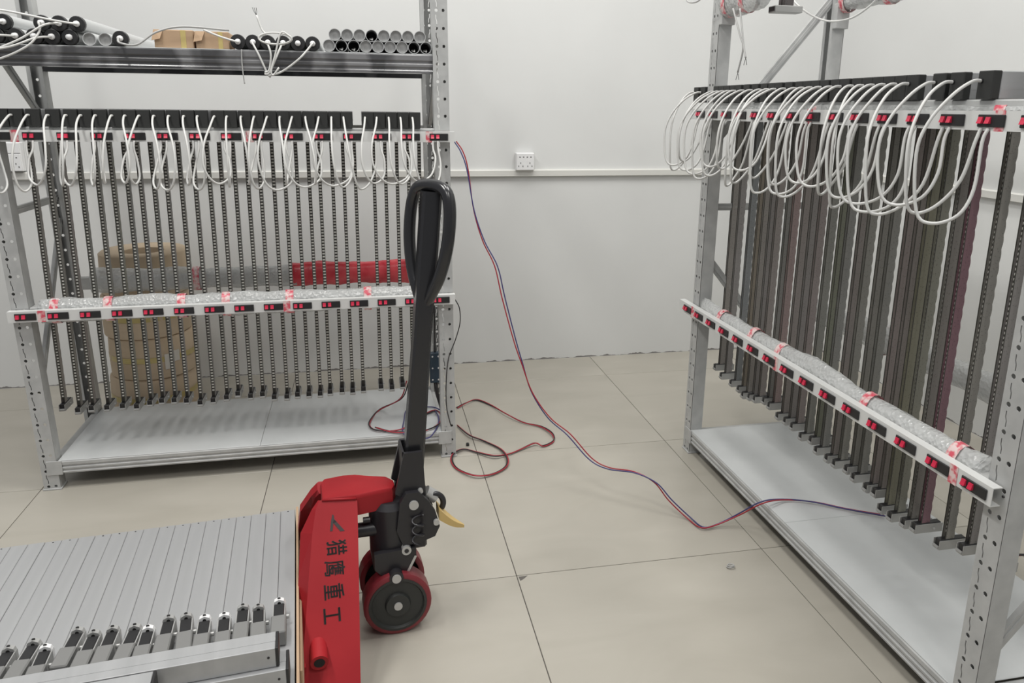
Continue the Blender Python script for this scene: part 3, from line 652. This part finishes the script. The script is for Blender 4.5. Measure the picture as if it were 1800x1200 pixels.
# handle bracket with lever, spring and release pedal
MB().prism([(0.015, 0.37), (0.03, 0.395), (0.065, 0.395), (0.09, 0.365), (0.108, 0.33), (0.118, 0.29), (0.105, 0.262), (0.06, 0.248), (0.02, 0.248), (0.005, 0.29)], -0.062, -0.046, 'y').build('handle_bracket', M['blackmetal'], tr)
MB().prism([(0.015, 0.37), (0.03, 0.395), (0.065, 0.395), (0.09, 0.365), (0.108, 0.33), (0.118, 0.29), (0.105, 0.262), (0.06, 0.248), (0.02, 0.248), (0.005, 0.29)], 0.046, 0.062, 'y').build('handle_bracket', M['blackmetal'], tr)
MB().cyl((0.05, -0.068, 0.362), (0.05, -0.062, 0.362), 0.0125, 16).cyl((0.05, 0.062, 0.362), (0.05, 0.068, 0.362), 0.0125, 16).build('pivot_pin', M['steel'], tr)
MB().cyl((0.070, -0.056, 0.393), (0.070, -0.030, 0.393), 0.0065, 12).build('bracket_bolt', M['steel'], tr)
P = [(0.058 + 0.015 * math.cos(t), -0.075 + 0.012 * math.sin(t), 0.335 - 0.0022 * k) for k, t in [(k, k * 0.5) for k in range(36)]]
MB().tube(P, 0.0032, 7).build('return_spring', M['blackmetal'], tr, True)
MB().bbox(0.02, 0.085, -0.052, 0.052, 0.225, 0.262, 0.006).build('valve_block', M['blackmetal'], tr)
autosmooth(MB().cyl((0.028, -0.070, 0.236), (0.028, -0.052, 0.236), 0.0125, 16).build('valve_bush', M['steel'], tr))
MB().cyl((0.028, -0.0712, 0.236), (0.028, -0.069, 0.236), 0.006, 10).build('valve_screw', M['blackmetal'], tr)
autosmooth(MB().cyl((0.088, -0.02, 0.372), (0.115, -0.02, 0.352), 0.017, 16).build('roller', M['steel'], tr))
rg = []
for k in range(15):
    t = -0.6 + k * 0.24; rg.append((0.108 + 0.026 * math.cos(t), -0.028, 0.338 + 0.028 * math.sin(t)))
MB().tube(rg, 0.008, 8).build('release_lever', M['blackmetal'], tr, True)
MB().cyl((0.108, -0.07, 0.305), (0.108, -0.06, 0.305), 0.008, 12).build('lever_pin', M['steel'], tr)
pd = []
for k in range(8):
    t = k / 7; x = 0.118 + 0.072 * t; zc = 0.318 - 0.058 * t - 0.012 * math.sin(PI * t) + 0.02 * t * (1 - t); w = 0.021 * (1 - t) ** 0.8 + 0.002; th = 0.016 * (1 - t * 0.75)
    pd.append([(x, -0.03 - w, zc - th), (x, -0.03 + w, zc - th), (x, -0.03 + w, zc + th), (x, -0.03 - w, zc + th)])
MB().loft(pd).build('release_pedal', M['yellow'], tr)
# handle: flat lower cheeks, square shaft, looped grip
MB().prism([(0.005, 0.39), (0.03, 0.50), (0.078, 0.50), (0.085, 0.375), (0.05, 0.355)], -0.046, -0.036, 'y').prism([(0.005, 0.39), (0.03, 0.50), (0.078, 0.50), (0.085, 0.375), (0.05, 0.355)], 0.036, 0.046, 'y').box(0.026, 0.032, -0.036, 0.036, 0.40, 0.50).build('handle_fork', M['blackmetal'], tr)
def hx(z): return 0.052 + (z - 0.36) * 0.083
rings = []
for z_ in (0.38, 0.46, 0.60, 0.80, 0.97, 1.05, 1.12, 1.165):
    c = hx(z_); w = 0.026 - 0.006 * max(0, min(1, (z_ - 0.5) / 0.5)); d_ = 0.024
    if z_ > 0.9: w = 0.024; d_ = 0.026
    rings.append([(c - w, -d_ + 0.006, z_), (c - w + 0.006, -d_, z_), (c + w - 0.006, -d_, z_), (c + w, -d_ + 0.006, z_), (c + w, d_ - 0.006, z_), (c + w - 0.006, d_, z_), (c - w + 0.006, d_, z_), (c - w, d_ - 0.006, z_)])
MB().loft(rings).build('handle_shaft', M['handle'], tr)
YD = math.radians(28)
gp = []
loop = [(0.0, 0.870), (0.028, 0.912), (0.056, 0.962), (0.075, 1.03), (0.079, 1.095), (0.071, 1.145), (0.05, 1.172), (0.0, 1.180)]
loop = loop + [(-a, b) for a, b in loop[-2::-1]]
for a, b in loop: gp.append((hx(b) + a * math.sin(YD + 0.0) * 1.0, -a * math.cos(YD), b))
g = MB().tube(smooth_path(gp, 5), 0.0155, 12).build('grip_loop', M['handle'], tr, True)
# red frame head over the pump
hd = [(-0.18, 0.046), (-0.172, 0.066), (-0.124, 0.074), (-0.09, 0.070), (-0.05, 0.052), (-0.006, 0.036), (0.009, 0.012), (0.009, -0.012), (0.0, -0.032), (-0.04, -0.038), (-0.087, -0.047), (-0.179, -0.045)]
def ring(poly, z_, s=1.0, cx=-0.08): return [((x - cx) * s + cx, y * s, z_) for x, y in poly]
head = MB().loft([ring(hd, 0.345), ring(hd, 0.390), ring(hd, 0.398, 0.975), ring(hd, 0.401, 0.92)]).build('frame_head', M['red'], tr); autosmooth(head, 35)
# sloping side panels from the head down to each fork
RT = Matrix.Rotation(TH, 3, 'Z')
def t2l(P): return RT.transposed() @ (P - T0)
pA = Vector((-0.13, -0.050, 0.392)); pE = Vector((-0.13, -0.330, 0.035))
dn = (pE - pA).normalized(); upc = Vector((1, 0, 0)); nrm = dn.cross(upc).normalized()
if nrm.z < 0: nrm = -nrm
def on_panel(px, py, off=0.0):
    return t2l(on_plane(px, py, T0 + RT @ (pA + nrm * off), RT @ nrm))
def panel(mirror):
    st = []
    for row, r_, m_, l_, off in ((879, 628, 562, 559, 0.003), (895, 628.5, 555, 548, 0.010), (937, 629.5, 549, 528, 0.028), (1013, 631, 543, 525, 0.034), (1110, 632.5, 536, 520, 0.036), (1200, 634, 529, 515, 0.036), (1225, 634.5, 527, 514, 0.036)):
        A = on_panel(r_, row); B = on_panel(m_, row); Cc = on_panel(l_, row, -off)
        D_ = Cc - nrm * 0.02; E_ = B - nrm * 0.034; G_ = A - nrm * 0.03
        st.append([Vector((p.x, 0.01 - p.y if mirror else p.y, max(p.z, 0.012))) for p in (A, B, Cc, D_, E_, G_)])
    return MB().loft(st).build('side_panel', M['red'], tr)
near = panel(False); panel(True)
w0, w1 = on_panel(566, 879), on_panel(626, 876)
MB().tube([w0 + nrm * 0.001, (w0 + w1) / 2 + nrm * 0.002, w1 + nrm * 0.001], 0.0035, 7).build('weld_bead', M['red'], tr, True)
MB().box(-0.20, -0.165, -0.20, 0.21, 0.075, 0.20).build('back_plate', M['red'], tr)
# pivot boss on the near panel
bb = on_panel(560, 1143); bd = Vector((0.02, -0.9, -0.12)).normalized()
autosmooth(MB().cyl(bb - bd * 0.02, bb + bd * 0.036, 0.0205, 18).build('pivot_boss', M['red'], tr))
MB().cyl(bb + bd * 0.0362, bb + bd * 0.0368, 0.0125, 16).build('boss_hole', M['dark'], tr)
# lettering on the near panel: emblem and four characters, read downwards
def place_glyph(co, c, sr, su_):
    # co[0] runs down the slope, co[1] is the glyph's up (towards the handle side)
    return c + dn * ((co[0] - 0.5) * sr) + upc * ((co[1] - 0.38) * su_) + nrm * 0.0008
for ch, px, py in (('\u730e', 592, 962), ('\u9e70', 588.5, 998), ('\u91cd', 587, 1039), ('\u5de5', 584.5, 1081)):
    cu = bpy.data.curves.new('glyph', 'FONT'); cu.body = ch; cu.offset = 0.0
    to = bpy.data.objects.new('glyph', cu); COL.objects.link(to)
    dg = bpy.context.evaluated_depsgraph_get(); me = bpy.data.meshes.new_from_object(to.evaluated_get(dg))
    bpy.data.objects.remove(to); c = on_panel(px, py)
    V = [(v.co.x, v.co.y) for v in me.vertices]; Fc = [tuple(p.vertices) for p in me.polygons]
    gb = MB()
    for ox, oy in ((-0.012, -0.012), (0.012, -0.012), (-0.012, 0.012), (0.012, 0.012), (0, 0)):
        gb.add([place_glyph((x + ox, y + oy), c, 0.037, 0.052) for x, y in V], Fc)
    gb.build('lettering', M['ink'], tr)
emb = MB()
for poly in ([(584, 904), (586.5, 905), (587.5, 912), (592, 917), (586, 919), (584.5, 933), (580, 933.5), (582, 915)], [(586.5, 913), (592, 917), (606, 932.5), (598, 933.5), (586, 919)]):
    emb.add([on_panel(a_, b_) + nrm * 0.0008 for a_, b_ in poly], [tuple(range(len(poly)))])
emb.build('emblem', M['ink'], tr)
# forks
for s in (-1, 1):
    fk = []
    for x, z0, z1, w in ((-0.235, 0.065, 0.115, 0.08), (-1.05, 0.065, 0.115, 0.08), (-1.22, 0.085, 0.115, 0.072), (-1.30, 0.098, 0.112, 0.045)):
        fk.append([(x, s * 0.20 - w, z0), (x, s * 0.20 + w, z0), (x, s * 0.20 + w, z1), (x, s * 0.20 - w, z1)])
    f = MB().loft(fk).build('fork', M['red'], tr)
    MB().prism([(-1.0, 0.067), (-0.95, 0.067), (-1.03, 0.04), (-1.08, 0.04)], s * 0.20 - 0.045, s * 0.20 + 0.045, 'y').build('roller_bracket', M['blackmetal'], f)
    MB().cyl((-1.055, s * 0.20 - 0.035, 0.04), (-1.055, s * 0.20 + 0.035, 0.04), 0.04, 20).build('load_roller', M['polyu'], f)
# ------------------------------------------------------------------ load on the truck
LZ = 0.1165
LT = 0.168
def tl(p): return to_world(T0, TH, p)
cb = empty('cardboard_tray', tl((-0.712, -0.10, LZ)), TH, 'brown cardboard tray under the stacked aluminium housings', 'tray')
MB().bbox(-0.46, 0.46, -0.36, 0.345, 0.0, 0.0505, 0.002).build('tray_base', M['card'], cb)
MB().bbox(0.462, 0.468, -0.36, 0.345, 0.0, 0.112, 0.001).build('tray_side', M['card'], cb)
MB().bbox(0.4685, 0.4735, -0.30, 0.20, 0.0, 0.092, 0.001).build('tray_flap', M['card'], cb)
PWD = 0.0402
PH = MB().bbox(-PWD / 2 + 0.0004, PWD / 2 - 0.0004, -0.36, 0.345, 0, 0.052, 0.0012).mesh('housing', M['alu'])
PSC = MB().cyl((0, 0.338, 0.0518), (0, 0.338, 0.0526), 0.0022, 8).mesh('screw', M['black'])
fx = [12, 54, 82, 132, 162, 196, 232, 261, 297, 333, 361, 397, 428, 457, 491]
rnd2 = random.Random(11)
NB = 20
feetw = []
for x_ in fx:
    # foot tips stand just behind the crosswise housings
    y_ = 1164 - (x_ - 12) * 0.140
    feetw.append(x_)
for k in range(NB):
    e = empty('packed_light_curtain', tl((-0.273 - PWD * k, -0.10, LT)), TH, f'flat aluminium housing lying on the pallet truck, {ORD[k]} from the red frame', 'light curtain', 'packed light curtains on the truck')
    obj('housing', PH, e, (0, 0, rnd2.uniform(-0.0, 0.0008))); obj('screw', PSC, e)
# the crosswise housings and the strip feet in front of them
def cross(x0, x1, y0, y1, z0, z1, label):
    e = empty('crosswise_housing', tl((x1, (y0 + y1) / 2, z0)), TH, label, 'light curtain', 'crosswise housings on the load')
    h = (y1 - y0) / 2; zz = z1 - z0
    MB().bbox(x0 - x1, -0.006, -h, h, 0, zz, 0.0012).box(x0 - x1, -0.006, -h * 0.2, h * 0.2, zz, zz + 0.0006).build('housing', M['alu'], e)
    MB().bbox(-0.006, 0.0, -h - 0.0004, h + 0.0004, 0.0, zz + 0.0004, 0.0012).build('end_cap', M['black'], e)
    MB().cyl((-0.02, -h, zz * 0.55), (-0.02, -h - 0.001, zz * 0.55), 0.0026, 8).build('screw', M['black'], e)
    return e
Z1 = LT + 0.0535
CY = -0.395
cross(-1.15, -0.262, CY - 0.062, CY - 0.006, Z1, Z1 + 0.045, 'long aluminium housing laid across the load, lower of two')
cross(-1.15, -0.280, CY - 0.052, CY - 0.002, Z1 + 0.046, Z1 + 0.090, 'long aluminium housing laid on top of another across the load')
cross(-1.15, -0.500, CY - 0.118, CY - 0.063, Z1 + 0.040, Z1 + 0.096, 'nearest aluminium housing at the bottom left corner of the photo')
cross(-1.15, -0.51, CY - 0.118, CY - 0.063, Z1 + 0.0, Z1 + 0.039, 'aluminium housing under the nearest one on the load')
# strip feet lying on the housings, their far ends showing past the crosswise ones
FT_C = MB().box(-0.0105, -0.0088, 0, 0.085, 0, 0.022).box(0.0088, 0.0105, 0, 0.085, 0, 0.022).box(-0.0088, 0.0088, 0, 0.085, 0, 0.003).mesh('channel', M['foot'])
FT_I = MB().bbox(-0.0092, 0.0092, 0.0, 0.0745, 0.003, 0.0235, 0.002).mesh('black_insert', M['black'])
FT_A = MB().prism([(-0.0108, 0.0), (-0.0108, 0.020), (-0.008, 0.027), (0.0, 0.0305), (0.008, 0.027), (0.0108, 0.020), (0.0108, 0.0)], 0.0745, 0.0855, 'y').mesh('arched_end', M['socket'])
FT_G = FT_A.copy(); FT_G.materials.clear(); FT_G.materials.append(M['foot'])
FT_H = MB().cyl((0, 0.0744, 0.0235), (0, 0.0735, 0.0235), 0.003, 8).cyl((0, 0.080, 0.0305), (0, 0.080, 0.0312), 0.0028, 8).mesh('pin_hole', M['dark'])
FT_K = MB().cyl((0.0105, 0.045, 0.012), (0.0165, 0.045, 0.012), 0.0038, 8).mesh('knob', M['foot'])
FT_B = MB().bbox(-0.0125, 0.0125, -0.03, 0.028, 0.0, 0.027, 0.002).mesh('clip_block', M['clip'])
nY = RT @ Vector((0, 1, 0))
tipy = [1148, 1136, 1145, 1115, 1120, 1112, 1109, 1111, 1093, 1088, 1092, 1088, 1073, 1073, 1062]
for k, (x_, ty) in enumerate(zip(fx, tipy)):
    q = t2l(on_z(x_, ty + 4, Z1 + 0.02))
    e = empty('strip_foot', tl((q.x, q.y - 0.08, Z1 + 0.001)), TH + rnd2.uniform(-0.10, 0.10), f'small aluminium strip foot with black insert on the load, {ORD[k]} from the left', 'strip foot', 'strip feet behind the crosswise housings')
    e.scale = (1.3, 1.0, 1.35)
    for nm, me in (('channel', FT_C), ('black_insert', FT_I), ('arched_end', FT_A if k in (2, 7, 10, 11, 14) else FT_G), ('pin_hole', FT_H), ('knob', FT_K), ('clip_block', FT_B)): obj(nm, me, e)

# ------------------------------------------------------------------ loose wires
def wire(name, mats, pts, r_, label, off=0.004, cat='wire'):
    e = empty(name, (pts[0].x, pts[0].y, min(p.z for p in pts) - r_), 0, label, cat); o0 = e.location.copy()
    for i, m_ in enumerate(mats):
        rr = random.Random(i * 5 + 1); n = len(pts); Q = []
        for k, p in enumerate(pts):
            a = k * 0.55 + i * PI; Q.append(p - o0 + Vector((math.cos(a) * off, math.sin(a) * off, abs(math.sin(a * 0.7)) * off)))
        MB().tube(smooth_path(Q, 7), r_, 7).build('wire', m_, e, True)
    return e
# long pair from the left rack's upper rail, through the air to the floor, then on to the shelf of the right rack
S = to_world(oL, rzL, (1.479, -0.01, 1.245)); Tt = on_z(1212, 912, 0.006)
pn = (Tt - S).cross(Vector((0, 0, 1))).normalized()
air = [S] + [on_plane(x, y, S, pn) for x, y in ((812, 268), (822, 300), (833, 370), (850, 425), (872, 470), (885, 525), (905, 600), (918, 640), (935, 690), (965, 735), (1000, 765), (1038, 808), (1070, 825), (1115, 832), (1152, 850), (1178, 880))] + [Tt]
sh = [on_z(1235, 928, 0.006), on_z(1262, 922, 0.012), on_z(1300, 905, 0.05)]
zsh = 0.108
sh += [on_z(1340, 885, zsh + 0.012), on_z(1378, 880, zsh), on_z(1430, 884, zsh), on_z(1485, 895, zsh), on_z(1555, 907, zsh)]
wire('wire_pair', (M['w_red'], M['w_blue']), air + sh, 0.0023, 'red and blue wire pair sagging between the two racks', 0.0055)
co = [(803, 717), (820, 708), (838, 703), (862, 712), (890, 728), (920, 743), (950, 750), (970, 762), (973, 775), (955, 784), (940, 779), (915, 790), (893, 799), (868, 802), (840, 796), (815, 790), (798, 797), (794, 810), (805, 825), (835, 836), (865, 834), (888, 822), (892, 807), (880, 790), (850, 775), (825, 765), (804, 748)]
wire('wire_pair', (M['w_red'], M['w_black']), [on_z(x, y, 0.005 + 0.006 * (k % 3 == 1)) for k, (x, y) in enumerate(co)], 0.0026, 'looped red and black wire pair lying on the floor by the left rack', 0.003)
# bundle on the left rack's bottom shelf, by the truck handle
def shelf_pt(x, y, z_=0.116): return on_z(x, y, z_)
b1 = [to_world(oL, rzL, (1.30, 0.16, 0.27)), to_world(oL, rzL, (1.27, 0.15, 0.20))] + [shelf_pt(*q) for q in ((668, 720), (652, 738), (650, 750), (665, 758), (700, 757), (725, 745), (745, 730), (765, 722), (775, 728), (776, 740), (762, 752), (735, 760), (690, 760), (660, 752))]
wire('wire_bundle', (M['w_black'], M['w_red']), b1, 0.0026, 'black and red wires coiled on the bottom shelf of the left rack', 0.004)
b2 = [shelf_pt(*q) for q in ((776, 722), (760, 716), (735, 717), (715, 722), (711, 740), (709, 757), (716, 768), (735, 770), (755, 768), (768, 750), (770, 735), (764, 722))]
wire('wire_bundle', (M['w_blue'],), b2, 0.0026, 'blue wire loop on the bottom shelf of the left rack', 0.003)
# thin lead from the middle rail end down the right upright
b3 = [to_world(oL, rzL, p) for p in ((1.474, -0.016, 0.655), (1.490, -0.02, 0.62), (1.492, -0.02, 0.56), (1.475, -0.012, 0.49), (1.450, -0.010, 0.42), (1.440, -0.008, 0.33), (1.440, -0.008, 0.22), (1.455, -0.008, 0.14))]
wire('wire_lead', (M['w_black'],), b3, 0.002, 'thin black lead running down the right upright of the left rack', 0.001)
# added block for the dark rear upright, its holes drawn as white dots
e = empty('power_unit', to_world(oL, rzL, (1.413, 0.16, 0.26)), rzL, 'dark blue power unit with white screws hanging beside the truck handle', 'power unit')
MB().bbox(-0.022, 0.022, -0.012, 0.012, 0, 0.13, 0.003).build('body', M['adapter'], e)
for dx in (-0.012, 0.012):
    for z_ in (0.015, 0.065, 0.115): MB().cyl((dx, -0.0125, z_), (dx, -0.0145, z_), 0.0035, 8).build('terminal_screw', M['socket'], e)
MB().tube([(0, 0, 0), (0.006, 0, -0.05), (0.02, -0.01, -0.10), (0.028, -0.02, -0.14)], 0.008, 8).build('lead', M['w_black'], e, True)  # stands for the black strip hanging below
MB().tube([(0, 0, 0.13), (0, 0.005, 0.3), (0.003, 0.004, 0.392)], 0.003, 6).build('hanging_lead', M['w_black'], e, True)
# red leads leaving the near upright of the right rack
for za, zb_, lab in ((0.60, 0.60, 'red lead leaving the middle rail end past the near right upright'), (0.46, 0.45, 'red lead lower down beside the near right upright')):
    q = [to_world(oR, rzR, p) for p in ((1.463, 0.0 if za > 0.5 else 0.06, za), (1.468, 0.03 if za > 0.5 else 0.09, za - 0.004), (1.49, 0.10, zb_ - 0.012), (1.50, 0.22, zb_ - 0.03))]
    wire('red_lead', (M['w_red'], M['w_black']), q, 0.0025, lab, 0.003)
# bare cable ends hanging off the top of the right rack
for k, (px, lab) in enumerate((((1288, 15, 1300, 60, 1306, 85, 1297, 128), 'grey cable end hanging left off the top of the right rack'), ((1300, 15, 1304, 50, 1307, 80, 1311, 102), 'grey cable end hanging right off the top of the right rack'))):
    p0 = to_world(oR, rzR, (0.28, -0.03, 0)); n_ = nR
    q = [on_plane(px[2 * i], px[2 * i + 1], p0, n_) for i in range(4)]
    e = wire('hanging_cable', (M['grey_cable'],), q, 0.003, lab, 0.001, 'cable')
    for d_ in (-1, 1): MB().tube([q[-1] - e.location, q[-1] - e.location + Vector((0, 0.006 * d_, -0.012)), q[-1] - e.location + Vector((0, 0.010 * d_, -0.022))], 0.0009, 5).build('wire_end', M['w_black'], e)
p0 = to_world(oR, rzR, (0.3, 0.25, 0))
q = [on_plane(x, y, p0, nR) for x, y in ((1385, -10), (1405, 12), (1432, 30), (1460, 38), (1495, 33), (1525, 15), (1545, -5), (1552, -20))]
wire('hanging_cable', (M['cable'],), q, 0.0033, 'white cable looping below the top beams of the right rack', 0.001, 'cable')
p0 = to_world(oR, rzR, (0.0, -0.07, 0))
q = [on_plane(x, y, p0, nR) for x, y in ((1203, -12), (1208, 2), (1216, 5), (1226, 3), (1238, -6), (1245, -14))]
wire('hanging_cable', (M['grey_cable'],), q, 0.0028, 'grey cable end at the top edge left of the right rack', 0.001, 'cable')

# ------------------------------------------------------------------ bits on the floor
c = on_z(822, 783, 0)
e = MB().bbox(-0.006, 0.006, -0.006, 0.006, 0, 0.011, 0.001).cyl((0, 0, 0.011), (0, 0, 0.013), 0.003, 8).build('small_plug', M['black'], None, False, (c.x, c.y, 0)); tag(e, 'tiny black plug on the floor by the left rack', 'plug')
c = on_z(1283, 998, 0)
P = [(0.011 * math.cos(t) + 0.0015 * k * 0.12, 0.008 * math.sin(t), 0.0025 + 0.0004 * k) for k, t in [(k, k * 0.5) for k in range(24)]]
e = MB().tube(smooth_path(P, 3), 0.0016, 6).build('wire_scrap', M['grey_cable'], None, True, (c.x, c.y, 0)); tag(e, 'small curled wire scrap on the floor before the right rack', 'wire scrap')
